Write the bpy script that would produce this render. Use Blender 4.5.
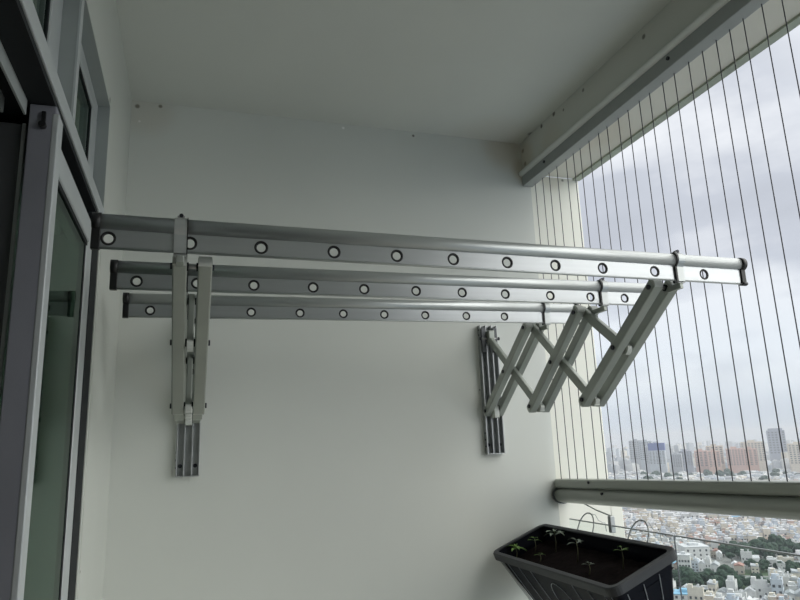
import bpy, bmesh, math, random
from mathutils import Vector, Matrix
from math import sin, cos, pi, radians as RAD, sqrt, atan2
rnd = random.Random(7)
S = bpy.context.scene
COL = S.collection
for o in list(bpy.data.objects): bpy.data.objects.remove(o)

# ------------------------------------------------------------------ camera
YAW, PITCH, ROLL = 0.3104, 0.2239, -0.0381
F = 658.93
CAM = Vector((0.2442, -2.4, 1.38))
fw = Vector((sin(YAW)*cos(PITCH), cos(YAW)*cos(PITCH), sin(PITCH)))
rt = fw.cross(Vector((0, 0, 1))).normalized(); up = rt.cross(fw)
r2 = rt*cos(ROLL) + up*sin(ROLL); u2 = -rt*sin(ROLL) + up*cos(ROLL)
cd = bpy.data.cameras.new('camera'); cam = bpy.data.objects.new('camera', cd); COL.objects.link(cam)
cd.sensor_width = 36; cd.lens = F/800*36; cd.clip_start = .02; cd.clip_end = 20000
m = Matrix((r2, u2, -fw)).transposed().to_4x4(); m.translation = CAM
cam.matrix_world = m
S.camera = cam

# ------------------------------------------------------------------ world: overcast sky
W = bpy.data.worlds.new('overcast_sky'); S.world = W; W.use_nodes = True
nt = W.node_tree; N = nt.nodes; L = nt.links; N.clear()
def nn(t, **k):
    n = N.new(t)
    for a, b in k.items(): setattr(n, a, b)
    return n
out = nn('ShaderNodeOutputWorld'); bg = nn('ShaderNodeBackground'); L.new(bg.outputs[0], out.inputs[0])
tc = nn('ShaderNodeTexCoord')
mp = nn('ShaderNodeMapping'); mp.inputs['Scale'].default_value = (1, 1, 2.2); mp.inputs['Location'].default_value = (3.1, .7, .2)
L.new(tc.outputs['Generated'], mp.inputs[0])
no = nn('ShaderNodeTexNoise'); no.inputs['Scale'].default_value = 2.6; no.inputs['Detail'].default_value = 6; no.inputs['Roughness'].default_value = .5
L.new(mp.outputs[0], no.inputs['Vector'])
cr = nn('ShaderNodeValToRGB'); L.new(no.outputs[0], cr.inputs[0])
e = cr.color_ramp.elements
e[0].position = .36; e[0].color = (.53, .565, .635, 1)
e[1].position = .62; e[1].color = (.88, .91, .96, 1)
k = e.new(.5); k.color = (.61, .65, .73, 1)
sx = nn('ShaderNodeSeparateXYZ'); L.new(tc.outputs['Generated'], sx.inputs[0])
zr = nn('ShaderNodeValToRGB'); L.new(sx.outputs[2], zr.inputs[0])
e = zr.color_ramp.elements
e[0].position = 0; e[0].color = (.58, .69, .82, 1)      # hazy horizon
e[1].position = .9; e[1].color = (1.5, 1.5, 1.5, 1)
k = e.new(.08); k.color = (.90, .955, .985, 1)
k = e.new(.25); k.color = (1, 1, 1, 1)
k = e.new(.5); k.color = (1.0, 1.0, 1.0, 1)
mx = nn('ShaderNodeMixRGB', blend_type='MULTIPLY'); mx.inputs[0].default_value = 1
hz = nn('ShaderNodeMapRange'); hz.inputs[1].default_value = 0; hz.inputs[2].default_value = .12
L.new(sx.outputs[2], hz.inputs[0])
cm = nn('ShaderNodeMixRGB'); cm.inputs[1].default_value = (.95, .93, .92, 1)
L.new(hz.outputs[0], cm.inputs[0]); L.new(cr.outputs[0], cm.inputs[2])
L.new(cm.outputs[0], mx.inputs[1]); L.new(zr.outputs[0], mx.inputs[2])
# bright lobe added to the unseen sky, behind and right, to light the balcony
dt = nn('ShaderNodeVectorMath', operation='DOT_PRODUCT'); L.new(tc.outputs['Generated'], dt.inputs[0])
dt.inputs[1].default_value = Vector((.80, -.45, .72)).normalized()
gm = nn('ShaderNodeMapRange', interpolation_type='SMOOTHERSTEP'); gm.inputs[1].default_value = .45; gm.inputs[2].default_value = 1.0
gm.inputs[3].default_value = 0; gm.inputs[4].default_value = 2.8; L.new(dt.outputs['Value'], gm.inputs[0])
gc = nn('ShaderNodeVectorMath', operation='SCALE'); gc.inputs[0].default_value = (1.0, .99, .93); L.new(gm.outputs[0], gc.inputs['Scale'])
ad = nn('ShaderNodeVectorMath', operation='ADD'); L.new(mx.outputs[0], ad.inputs[0]); L.new(gc.outputs[0], ad.inputs[1])
L.new(ad.outputs[0], bg.inputs[0]); bg.inputs[1].default_value = 1.0
vs = S.view_settings
S.display_settings.display_device = 'sRGB'
vs.view_transform = 'Standard'; vs.look = 'None'; vs.gamma = 1; vs.use_curve_mapping = False
vs.exposure = 0.0

# ------------------------------------------------------------------ materials
MT = {}
def mat(name, col, rough=.5, metal=0, noise=0, nscale=20, bump=0, spec=None, col2=None, stretch=None):
    m = bpy.data.materials.new(name); m.use_nodes = True
    t = m.node_tree; b = t.nodes['Principled BSDF']
    b.inputs['Base Color'].default_value = (*col, 1); b.inputs['Roughness'].default_value = rough
    b.inputs['Metallic'].default_value = metal
    if spec is not None: b.inputs['Specular IOR Level'].default_value = spec
    c = t.nodes.new('ShaderNodeTexCoord'); n = t.nodes.new('ShaderNodeTexNoise')
    n.inputs['Scale'].default_value = nscale; n.inputs['Detail'].default_value = 4
    if stretch:
        mp = t.nodes.new('ShaderNodeMapping'); mp.inputs['Scale'].default_value = stretch
        t.links.new(c.outputs['Object'], mp.inputs[0]); t.links.new(mp.outputs[0], n.inputs['Vector'])
    else: t.links.new(c.outputs['Object'], n.inputs['Vector'])
    r = t.nodes.new('ShaderNodeValToRGB'); t.links.new(n.outputs[0], r.inputs[0])
    c2 = col2 or tuple(max(0, x*(1-noise)) for x in col)
    r.color_ramp.elements[0].position = .35; r.color_ramp.elements[0].color = (*c2, 1)
    r.color_ramp.elements[1].position = .65; r.color_ramp.elements[1].color = (*col, 1)
    t.links.new(r.outputs[0], b.inputs['Base Color'])
    if bump:
        bp = t.nodes.new('ShaderNodeBump'); bp.inputs['Strength'].default_value = bump; bp.inputs['Distance'].default_value = .002
        t.links.new(n.outputs[0], bp.inputs['Height']); t.links.new(bp.outputs[0], b.inputs['Normal'])
    MT[name] = m
    return m
def glass(name, tint, rough=0.0, refl=.06, dark=None):
    m = bpy.data.materials.new(name); m.use_nodes = True; t = m.node_tree; t.nodes.clear()
    o = t.nodes.new('ShaderNodeOutputMaterial'); tr = t.nodes.new('ShaderNodeBsdfTransparent'); gl = t.nodes.new('ShaderNodeBsdfGlossy')
    tr.inputs[0].default_value = (*tint, 1); gl.inputs[0].default_value = (.9, 1, .95, 1); gl.inputs['Roughness'].default_value = rough
    lw = t.nodes.new('ShaderNodeLayerWeight'); lw.inputs[0].default_value = .5
    pw = t.nodes.new('ShaderNodeMath'); pw.operation = 'POWER'; pw.inputs[1].default_value = 5; t.links.new(lw.outputs['Facing'], pw.inputs[0])
    fr = t.nodes.new('ShaderNodeMapRange'); fr.inputs[3].default_value = refl; fr.inputs[4].default_value = .45; t.links.new(pw.outputs[0], fr.inputs[0])
    mx = t.nodes.new('ShaderNodeMixShader'); t.links.new(fr.outputs[0], mx.inputs[0])
    t.links.new(tr.outputs[0], mx.inputs[1]); t.links.new(gl.outputs[0], mx.inputs[2]); t.links.new(mx.outputs[0], o.inputs[0])
    MT[name] = m
    return m
def wallmat(name, col, spots, col2=None):
    m = mat(name, col, rough=.75, noise=.05, nscale=1.4, bump=0, col2=col2)
    t = m.node_tree; b = t.nodes['Principled BSDF']; base = b.inputs['Base Color'].links[0].from_socket
    g = t.nodes.new('ShaderNodeNewGeometry')
    fine = t.nodes.new('ShaderNodeTexNoise'); fine.inputs['Scale'].default_value = 260
    t.links.new(g.outputs['Position'], fine.inputs['Vector'])
    bp = t.nodes.new('ShaderNodeBump'); bp.inputs['Strength'].default_value = .08; bp.inputs['Distance'].default_value = .001
    t.links.new(fine.outputs[0], bp.inputs['Height']); t.links.new(bp.outputs[0], b.inputs['Normal'])
    for (p, r, c, a) in spots:
        d = t.nodes.new('ShaderNodeVectorMath'); d.operation = 'DISTANCE'
        d.inputs[1].default_value = p; t.links.new(g.outputs['Position'], d.inputs[0])
        mr = t.nodes.new('ShaderNodeMapRange'); mr.interpolation_type = 'SMOOTHSTEP'
        mr.inputs[1].default_value = r*.35; mr.inputs[2].default_value = r; mr.inputs[3].default_value = a; mr.inputs[4].default_value = 0
        t.links.new(d.outputs['Value'], mr.inputs[0])
        x = t.nodes.new('ShaderNodeMixRGB'); x.inputs[2].default_value = (*c, 1)
        t.links.new(mr.outputs[0], x.inputs[0]); t.links.new(base, x.inputs[1]); base = x.outputs[0]
    t.links.new(base, b.inputs['Base Color'])
    return m
DK = (.08, .075, .06); OC = (.5, .43, .32); GR = (.25, .25, .2)
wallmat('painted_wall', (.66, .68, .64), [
    ((.02, 0, 2.66), .012, DK, .9), ((.10, 0, 2.67), .010, DK, .9), ((.03, 0, 2.60), .006, (.9, .9, .9), 1),
    ((.80, 0, 2.665), .008, (.9, .9, .88), 1), ((1.10, 0, 2.665), .008, DK, .8), ((.05, 0, 2.65), .14, OC, .25),
    ((1.52, 0, 2.66), .14, OC, .45), ((1.60, 0, 2.56), .07, OC, .5), 
    ((1.27, 0, 1.95), .004, DK, .8), ((1.63, 0, 1.17), .05, GR, .7), ((1.33, 0, 1.6), .004, DK, .8)])
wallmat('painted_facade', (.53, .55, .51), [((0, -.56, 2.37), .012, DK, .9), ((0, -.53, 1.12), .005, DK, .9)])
wallmat('painted_ceiling', (.62, .64, .60), [((1.45, -.02, 2.68), .25, OC, .2), ((1.6, -.1, 2.68), .02, DK, .6)])
wallmat('painted_beam', (.60, .61, .56), [
    ((1.6, -.02, 2.64), .014, DK, .9), ((1.6, -.03, 2.575), .014, DK, .9), ((1.6, -.19, 2.672), .012, DK, .9), ((1.6, -.29, 2.675), .014, DK, .9),
    ((1.6, -.36, 2.655), .008, DK, .7), ((1.6, -.5, 2.66), .010, DK, .7), ((1.6, -.85, 2.65), .012, DK, .8),
    ((1.6, -.03, 2.6), .10, OC, .45), ((1.6, -.25, 2.56), .12, OC, .25)])
wallmat('outer_paint_lit', (.80, .80, .72), [((1.80, 0, 2.53), .01, DK, .8), ((1.74, -.0, 2.54), .09, OC, .3)])  # whiter than the end wall: stronger skylight out here put into the colour
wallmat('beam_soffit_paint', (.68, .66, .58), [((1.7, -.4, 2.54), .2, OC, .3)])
mat('drip_edge_paint', (.42, .46, .38), rough=.8, noise=.2, nscale=6)
mat('floor_tile', (.50, .47, .42), rough=.35, noise=.1, nscale=4)
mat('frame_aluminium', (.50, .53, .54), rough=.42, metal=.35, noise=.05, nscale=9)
mat('frame_side_shaded', (.235, .24, .275), rough=.5, metal=.2, noise=.12, nscale=6)
mat('gasket', (.016, .018, .02), rough=.7, spec=.15)
mat('dark_metal', (.09, .095, .10), rough=.45, metal=.4, noise=.1, nscale=8)
mat('rack_aluminium', (.50, .525, .52), rough=.36, metal=.55, noise=.04, nscale=3, stretch=(1, 30, 30))
mat('rack_fin', (.47, .49, .50), rough=.3, metal=.75, noise=.05, nscale=3, stretch=(1, 30, 30))
mat('arm_paint', (.36, .385, .35), rough=.4, metal=.4, noise=.06, nscale=12)
mat('arm_cap', (.58, .60, .56), rough=.5, noise=.05, nscale=20)
mat('bracket_metal', (.42, .435, .44), rough=.42, metal=.75, noise=.15, nscale=25)
mat('black_plastic', (.006, .006, .007), rough=.45)
mat('steel_screw', (.35, .35, .35), rough=.35, metal=.9)
mat('dark_screw', (.03, .03, .04), rough=.4, metal=.6)
mat('cable_steel', (.10, .10, .115), rough=.45, metal=.4)
mat('rail_paint', (.36, .38, .34), rough=.4, metal=.25, noise=.08, nscale=5, stretch=(10, 1, 10))
mat('channel_metal', (.33, .35, .34), rough=.45, metal=.3, noise=.08, nscale=5)
mat('channel_lip', (.74, .76, .72), rough=.45, noise=.05, nscale=8)
mat('planter_plastic', (.005, .006, .011), spec=.08, rough=.5, noise=.2, nscale=12)
mat('planter_rim_plastic', (.038, .041, .046), spec=.4, rough=.5, noise=.15, nscale=20)
mat('planter_rib', (.30, .33, .36), rough=.4)
mat('soil', (.008, .004, .004), rough=.95, spec=.1, noise=.7, nscale=60, bump=1)
mat('leaf_green', (.16, .30, .05), rough=.5, noise=.3, nscale=30)
mat('leaf_grey', (.16, .20, .15), rough=.5, noise=.3, nscale=30)
mat('stem', (.12, .12, .06), rough=.6)
mat('wire', (.40, .42, .42), rough=.4, metal=.5)
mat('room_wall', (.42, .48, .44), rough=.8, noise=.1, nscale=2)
mat('frame_grey_and_shade', (.33, .36, .355), rough=.5, metal=.2, noise=.08, nscale=6)
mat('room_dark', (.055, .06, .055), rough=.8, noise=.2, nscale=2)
mat('curtain', (.28, .38, .31), rough=.8, noise=.35, nscale=3, stretch=(1, 6, .5))
glass('door_glass', (.60, .76, .66), refl=.045); glass('window_glass', (.55, .72, .62), refl=.2); glass('clear_glass', (.97, .985, .978), refl=.025)

# ------------------------------------------------------------------ mesh builder
class MB:
    def __init__(s): s.bm = bmesh.new(); s.mats = []
    def mi(s, mname):
        if mname not in s.mats: s.mats.append(mname)
        return s.mats.index(mname)
    def _fin(s, faces, mname, smooth=False):
        i = s.mi(mname)
        for f in faces: f.material_index = i; f.smooth = smooth
    def box(s, a, b, mname, bev=0, M=None):
        a = Vector(a); b = Vector(b)
        lo = Vector(map(min, a, b)); hi = Vector(map(max, a, b))
        if bev:
            t = bmesh.new()
        else: t = s.bm
        vs = [t.verts.new((x, y, z)) for x in (lo.x, hi.x) for y in (lo.y, hi.y) for z in (lo.z, hi.z)]
        fs = [t.faces.new([vs[i] for i in q]) for q in ((0,1,3,2),(4,6,7,5),(0,4,5,1),(2,3,7,6),(0,2,6,4),(1,5,7,3))]
        if bev:
            bmesh.ops.bevel(t, geom=list(t.edges), offset=bev, segments=2, affect='EDGES', profile=.5)
            s.merge(t, mname, M)
        else:
            if M:
                for v in vs: v.co = M @ v.co
            s._fin(fs, mname)
        return s
    def merge(s, t, mname, M=None, smooth=False):
        mp = {}
        for v in t.verts: mp[v] = s.bm.verts.new(M @ v.co if M else v.co)
        s._fin([s.bm.faces.new([mp[v] for v in f.verts]) for f in t.faces], mname, smooth)
        t.free()
    def tube(s, pts, r, mname, n=10, cap=True, closed=False):
        pts = [Vector(p) for p in pts]; rings = []; N_ = len(pts)
        rr = r if isinstance(r, (list, tuple)) else [r]*N_
        prev = None
        for i, p in enumerate(pts):
            if closed: d = pts[(i+1) % N_]-pts[i-1]
            else: d = pts[min(i+1, N_-1)]-pts[max(i-1, 0)]
            d.normalize()
            if prev is None:
                a = Vector((0, 0, 1)) if abs(d.z) < .9 else Vector((1, 0, 0))
                x = d.cross(a).normalized()
            else: x = (prev - d*prev.dot(d)).normalized()
            prev = x; y = d.cross(x)
            rings.append([s.bm.verts.new(p+(x*cos(2*pi*k/n)+y*sin(2*pi*k/n))*rr[i]) for k in range(n)])
        fs = []
        for i in range(N_ if closed else N_-1):
            A, B = rings[i], rings[(i+1) % N_]
            for k in range(n): fs.append(s.bm.faces.new((A[k], A[(k+1) % n], B[(k+1) % n], B[k])))
        s._fin(fs, mname, True)
        if cap and not closed: s._fin([s.bm.faces.new(rings[0][::-1]), s.bm.faces.new(rings[-1])], mname)
        return s
    def prism(s, prof, axis, a, b, mname, smooth=False, M=None):
        """profile (list of 2D points) extruded along axis from a to b; other two axes in xyz order"""
        def P(q, h):
            v = [q[0], q[1]]; v.insert(axis, h); v = Vector(v)
            return M @ v if M else v
        A = [s.bm.verts.new(P(q, a)) for q in prof]; B = [s.bm.verts.new(P(q, b)) for q in prof]
        n = len(prof); side = [s.bm.faces.new((A[i], A[(i+1) % n], B[(i+1) % n], B[i])) for i in range(n)]
        s._fin(side, mname, smooth)
        s._fin([s.bm.faces.new(A[::-1]), s.bm.faces.new(B)], mname)
        return s
    def build(s, name, parent=None, loc=(0, 0, 0)):
        bmesh.ops.recalc_face_normals(s.bm, faces=s.bm.faces)
        me = bpy.data.meshes.new(name); s.bm.to_mesh(me); s.bm.free()
        for q in s.mats: me.materials.append(MT[q])
        o = bpy.data.objects.new(name, me); COL.objects.link(o); o.location = loc
        if parent: o.parent = parent
        return o
def tag(o, label=None, cat=None, group=None, kind=None):
    if label: o['label'] = label
    if cat: o['category'] = cat
    if group: o['group'] = group
    if kind: o['kind'] = kind
    return o
def empty(name, loc=(0, 0, 0), rz=0):
    o = bpy.data.objects.new(name, None); o.empty_display_size = .1; COL.objects.link(o)
    o.location = loc; o.rotation_euler.z = rz
    return o
def kids(o): return [c for c in list(COL.objects) if c.parent == o]
def circ(r, n=16, a0=0, a1=2*pi, cx=0, cy=0, sx=1, sy=1):
    full = abs(a1-a0-2*pi) < 1e-6
    return [(cx+sx*r*cos(a0+(a1-a0)*k/(n if full else n-1)), cy+sy*r*sin(a0+(a1-a0)*k/(n if full else n-1))) for k in range(n)]

# ------------------------------------------------------------------ the balcony shell
WX = 1.635          # inner edge of the end wall
CX = 1.880          # outer face of the column
HC = 2.682          # ceiling
BY = -3.5           # wall behind the camera
def struct(o): o['kind'] = 'structure'; return o
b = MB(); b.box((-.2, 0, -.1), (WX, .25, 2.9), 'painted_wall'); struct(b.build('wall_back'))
b = MB(); b.box((WX, .004, -.1), (CX, .25, 2.542), 'outer_paint_lit', .004)
b.box((CX-.01, .004, -.1), (CX+.05, .25, 1.19), 'outer_paint_lit', .004); struct(b.build('wall_outer'))
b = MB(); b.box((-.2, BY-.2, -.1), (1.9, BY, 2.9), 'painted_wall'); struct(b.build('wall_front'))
b = MB(); b.box((-.25, BY-.2, -.15), (CX, .25, 0), 'floor_tile'); struct(b.build('floor'))
b = MB(); b.box((-.25, BY-.2, HC), (CX, .25, HC+.2), 'painted_ceiling'); struct(b.build('ceiling'))
# left facade: pillar, lintel and rear piece around the door and window opening
YJ = -.543           # right jamb of the opening
YE = -3.2
DH = 2.358            # underside of the lintel
b = MB()
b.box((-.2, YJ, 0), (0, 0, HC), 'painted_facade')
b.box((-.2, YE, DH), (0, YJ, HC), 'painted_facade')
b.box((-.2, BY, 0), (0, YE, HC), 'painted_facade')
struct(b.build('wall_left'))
# beam over the opening
b = MB(); b.prism([(1.60, 2.531), (1.60, HC), (CX, HC), (CX, 2.542), (1.66, 2.542), (1.66, 2.531)], 1, BY, 0, 'painted_beam'); struct(b.build('trim_1'))
b = MB(); b.box((1.66, BY, 2.5405), (CX-.03, -.0, 2.5425), 'beam_soffit_paint')
b.box((CX-.03, BY, 2.532), (CX+.004, -.0, 2.60), 'drip_edge_paint'); struct(b.build('trim_2'))

# ------------------------------------------------------------------ door and transom windows on the left
FR = 'frame_aluminium'
d = struct(empty('door_1', (0, -1.9, 0)))
def part(name, mb, par):
    o = mb.build(name); o.parent = par; o.matrix_parent_inverse = Matrix.Translation(-par.location)
    return o
YM = -1.205          # face of the mullion that faces the camera
b = MB()   # outer frame: jamb, black strip painted in for the gap's shadow, head box
b.box((-.16, YJ-.125, 0), (-.003, YJ-.025, 2.0), 'gasket', .002); b.box((-.16, YJ-.025, 0), (-.001, YJ, 2.0), 'painted_facade')
b.box((-.16, YJ-.205, 0), (-.004, YJ-.125, 1.95), FR, .004)
b.box((-.16, YJ-.222, 0), (-.006, YJ-.205, 1.95), 'gasket')
part('door_jamb', b, d)
b = MB()
b.box((-.16, YE, 2.0), (-.002, YJ, 2.012), 'gasket')
b.box((-.16, YE, 1.985), (-.13, YM, 2.0), 'dark_metal')
part('door_head', b, d)
b = MB()
for x in (-.047, -.082, -.118): b.box((x-.002, YE, 1.972), (x+.002, YM-.01, 2.0), 'frame_grey_and_shade', .0005)
part('door_track', b, d)
b = MB()   # fixed panel top rail
b.box((-.045, YM+.036, 1.895), (.0, YJ-.19, 1.95), FR, .004)
b.box((-.045, YM+.036, 1.95), (-.022, YJ-.10, 2.0), 'gasket')
b.box((-.04, YM+.04, 1.884), (-.004, YJ-.2, 1.895), 'gasket')
part('top_rail', b, d)
b = MB()   # mullion: side's shade and front strip's light put into two metal colours
b.box((-.043, YM, 0), (.0, YM+.035, 2.0), 'frame_side_shaded', .002)
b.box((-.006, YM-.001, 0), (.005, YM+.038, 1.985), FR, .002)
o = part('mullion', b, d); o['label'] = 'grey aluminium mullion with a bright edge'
b = MB(); b.tube([(-.019, YM-.002, 1.958), (-.019, YM-.012, 1.958)], .006, 'black_plastic', 12); b.box((-.022, YM-.006, 1.958), (-.016, YM, 1.985), 'black_plastic')
o = part('bump_stop', b, d); o['label'] = 'small black rubber stop'
b = MB(); b.box((-.012, YM+.035, .1), (-.007, YJ-.20, 1.884), 'door_glass'); part('glass_pane', b, d)
b = MB(); b.box((-.04, YM+.036, .0), (.0, YJ-.19, .1), FR, .004); part('bottom_rail', b, d)
# sliding leaf pushed open behind the fixed panel
s_ = struct(empty('door_2', (-.08, -.9, 0)))
b = MB(); b.box((-.100, YM+.02, .02), (-.056, YM+.07, 1.97), 'dark_metal', .003); b.box((-.0565, YM+.018, .02), (-.050, YM+.03, 1.97), FR, .001)
b.box((-.104, YM+.018, .02), (-.098, YM+.03, 1.97), FR, .001)
b.box((-.09, YJ-.1, .02), (-.06, YJ-.2, 1.97), 'dark_metal'); b.box((-.09, YM+.07, .02), (-.06, YJ-.2, .1), 'dark_metal'); b.box((-.09, YM+.07, 1.9), (-.06, YJ-.2, 1.97), 'dark_metal')
part('door_stile', b, s_)
b = MB(); b.box((-.078, YM+.07, .1), (-.073, YJ-.2, 1.9), 'door_glass'); part('glass_pane', b, s_)
s3 = struct(empty('door_3', (-.14, -.9, 0)))
b = MB(); b.box((-.155, YM+.05, .02), (-.125, YM+.10, 1.97), 'dark_metal', .003); b.box((-.160, YM+.048, .02), (-.155, YM+.06, 1.97), FR, .001)
b.box((-.15, YM+.10, .02), (-.13, YJ-.2, .1), 'dark_metal'); b.box((-.15, YM+.1, 1.9), (-.13, YJ-.2, 1.97), 'dark_metal')
part('door_stile', b, s3)
b = MB(); b.box((-.143, YM+.10, .1), (-.138, YJ-.2, 1.9), 'door_glass'); part('glass_pane', b, s3)
# transom bar
b = MB(); b.box((-.008, YE, 2.0125), (.002, YJ, 2.05), FR, .002); b.box((-.16, YE, 2.0125), (-.008, YJ, 2.049), 'gasket'); struct(b.build('trim_3'))
# transom windows, set back from the wall face
GX = -.032
def transom(name, ya, yb, left, right):
    w = struct(empty(name, (GX, (ya+yb)/2, 2.2)))
    b = MB()
    b.box((GX-.04, ya, (DH-.047)), (GX, yb, DH), FR, .003)
    b.box((GX-.04, ya, 2.05), (GX, yb, 2.07), FR, .003)
    b.box((GX-.04, yb-right, 2.07), (GX, yb, (DH-.047)), FR, .003)
    b.box((GX-.04, ya, 2.07), (GX, ya+left, (DH-.047)), FR, .003)
    part('window_frame', b, w)
    b = MB(); g = .008
    b.box((GX-.03, ya+left, (DH-.047)-g), (GX-.004, yb-right, (DH-.047)), 'gasket'); b.box((GX-.03, yb-right-g, 2.07), (GX-.004, yb-right, (DH-.047)-g), 'gasket')
    part('gasket', b, w)
    b = MB(); b.box((GX-.012, ya+left, 2.07), (GX-.007, yb-right, (DH-.047)-g), 'window_glass'); part('glass_pane', b, w)
transom('window_1', -1.045, YJ, .01, .078)
transom('window_2', -2.1, -1.07, .09, .09)
transom('window_3', YE, -2.13, .09, .09)
b = MB(); b.box((GX-.04, -1.07, 2.05), (.0, -1.045, DH), 'frame_grey_and_shade', .002); b.box((-.002, -1.071, 2.05), (.002, -1.044, DH), FR)  # upper mullion: shade of its side put into a darker grey
b.box((GX-.04, -2.13, 2.05), (.0, -2.1, DH), 'frame_side_shaded', .002)
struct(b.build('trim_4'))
b = MB(); b.box((GX-.04, YJ-.001, 2.05), (-.001, YJ+.002, DH), 'frame_grey_and_shade'); b.box((GX-.04, -1.045, DH-.001), (-.001, YJ, DH+.002), 'frame_grey_and_shade'); b.box((GX-.04, YE, DH-.001), (-.001, -1.07, DH+.002), 'frame_grey_and_shade'); struct(b.build('reveal_shade'))  # strips added on the reveal, its shade put into their grey
# dark room behind
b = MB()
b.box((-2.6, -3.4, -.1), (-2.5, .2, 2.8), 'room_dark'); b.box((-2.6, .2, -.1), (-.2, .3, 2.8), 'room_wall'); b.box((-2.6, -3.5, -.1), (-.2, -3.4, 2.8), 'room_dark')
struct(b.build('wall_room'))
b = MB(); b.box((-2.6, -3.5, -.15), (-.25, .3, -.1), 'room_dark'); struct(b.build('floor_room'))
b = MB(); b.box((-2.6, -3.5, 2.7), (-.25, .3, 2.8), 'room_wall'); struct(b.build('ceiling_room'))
def curtain(y0, y1, z0, z1, label):
    b = MB(); n = 90; bm = b.bm; rows = []
    for j in range(2):
        z = z0 if j == 0 else z1
        rows.append([bm.verts.new((-.205+.02*sin(k*.9)+.012*sin(k*.37+1), y0+(y1-y0)*k/n, z)) for k in range(n+1)])
    b._fin([bm.faces.new((rows[0][k], rows[0][k+1], rows[1][k+1], rows[1][k])) for k in range(n)], 'curtain', True)
    o = b.build('curtain'); md = o.modifiers.new('thick', 'SOLIDIFY'); md.thickness = .003
    tag(o, label, 'curtain')
curtain(-1.05, .15, -.09, 2.69, 'dull green curtain hanging in the dark room behind the fixed door glass')

# ------------------------------------------------------------------ top channel, handrail, safety cables
b = MB()
b.box((1.592, BY, 2.478), (1.640, -.005, 2.531), 'channel_metal', .003)
o = b.build('cable_channel'); tag(o, 'grey metal channel under the beam holding the tops of the safety cables', 'channel')
b = MB(); b.prism(circ(.012, 10, cx=1.588, cy=2.535), 1, BY, -.008, 'channel_lip', True)
l_ = b.build('channel_lip'); l_.parent = o; l_['label'] = 'pale rounded lip'
for y in (-.2, -.95, -1.75, -2.6):
    b = MB(); b.tube([(1.592, y, 2.507), (1.588, y, 2.507)], .006, 'dark_screw', 10); q = b.build('screw'); q.parent = o
hr = empty('handrail', (1.61, 0, 1.2)); hr.rotation_euler.x = -.0224
b = MB(); b.box((1.622, BY, 1.212), (1.69, -.003, 1.2465), 'rail_paint', .008); part('upper_rail', b, hr)
b = MB(); b.prism(circ(1, 20, cx=1.655, cy=1.185, sx=.040, sy=.030), 1, BY, -.003, 'rail_paint', True); part('lower_rail', b, hr)
for (y, z, x) in ((-.25, 1.235, 1.620), (-.33, 1.198, 1.617), (-1.5, 1.235, 1.620)):
    b = MB(); b.tube([(x+.004, y, z), (x-.002, y, z)], .005, 'dark_screw', 10); part('screw', b, hr)
b = MB(); b.prism(circ(1, 16, cx=1.655, cy=1.185, sx=.045, sy=.034), 1, -.010, -.001, 'dark_metal', True); part('wall_flange', b, hr)
tag(hr, 'grey-green double metal handrail running along the open side of the balcony', 'handrail')
ys = [-.047, -.110, -.164, -.226, -.296, -.349, -.397, -.458, -.520, -.572, -.638, -.693, -.754, -.806, -.870, -.923, -.986, -1.043, -1.097, -1.147, -1.195, -1.257]
ORD = 'first second third fourth fifth sixth seventh eighth ninth tenth eleventh twelfth thirteenth fourteenth fifteenth sixteenth seventeenth eighteenth nineteenth twentieth twenty-first twenty-second twenty-third twenty-fourth'.split()
while ys[-1] > -2.5: ys.append(ys[-1]-.0575)
for i, y in enumerate(ys):
    b = MB(); b.tube([(1.631, 0, 1.244-.0224*y), (1.631+rnd.uniform(-.001, .001), 0, 1.87), (1.631, 0, 2.478)], .00155, 'cable_steel', 6)
    o = b.build('safety_cable', loc=(0, y, 0)); tag(o, ORD[i]+' safety cable from the end wall, thin dark steel, upright above the handrail' if i < len(ORD) else 'thin dark steel safety cable beyond the right edge of the photo', 'cable', 'vertical safety cables of the balcony grille')

# glass balustrade under the handrail
def panel(y0, y1, label):
    g = empty('balustrade', (1.66, (y0+y1)/2, 0))
    b = MB(); b.box((1.655, y0, .05), (1.665, y1, 1.094), 'clear_glass', .001); part('glass_sheet', b, g)
    b = MB(); b.box((1.656, y0, 1.094), (1.664, y1, 1.098), 'wire', .001); part('edge_trim', b, g)
    b = MB(); b.box((1.658, y0-.0015, .05), (1.662, y0, 1.094), 'cable_steel'); part('joint_strip', b, g)
    b = MB(); b.box((1.645, y0, .0), (1.675, y1, .05), 'channel_metal'); part('base_channel', b, g)
    tag(g, label, 'glass panel')
panel(-.625, -.035, 'clear glass balustrade panel under the handrail, beside the end wall behind the planter')
panel(-2.2, -.630, 'clear glass balustrade panel in front of the city view, right of the planter')
cl = empty('glass_clamp', (1.66, -.31, 1.1))
b = MB(); b.box((1.650, -.316, 1.072), (1.670, -.300, 1.128), 'wire', .003); part('clamp_body', b, cl)
b = MB(); b.tube([(1.66, -.308, 1.128), (1.66, -.22, 1.142), (1.66, -.13, 1.163)], .0025, 'wire', 8); part('rod', b, cl)
tag(cl, 'small grey metal clamp on the glass edge behind the planter', 'clamp')

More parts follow.
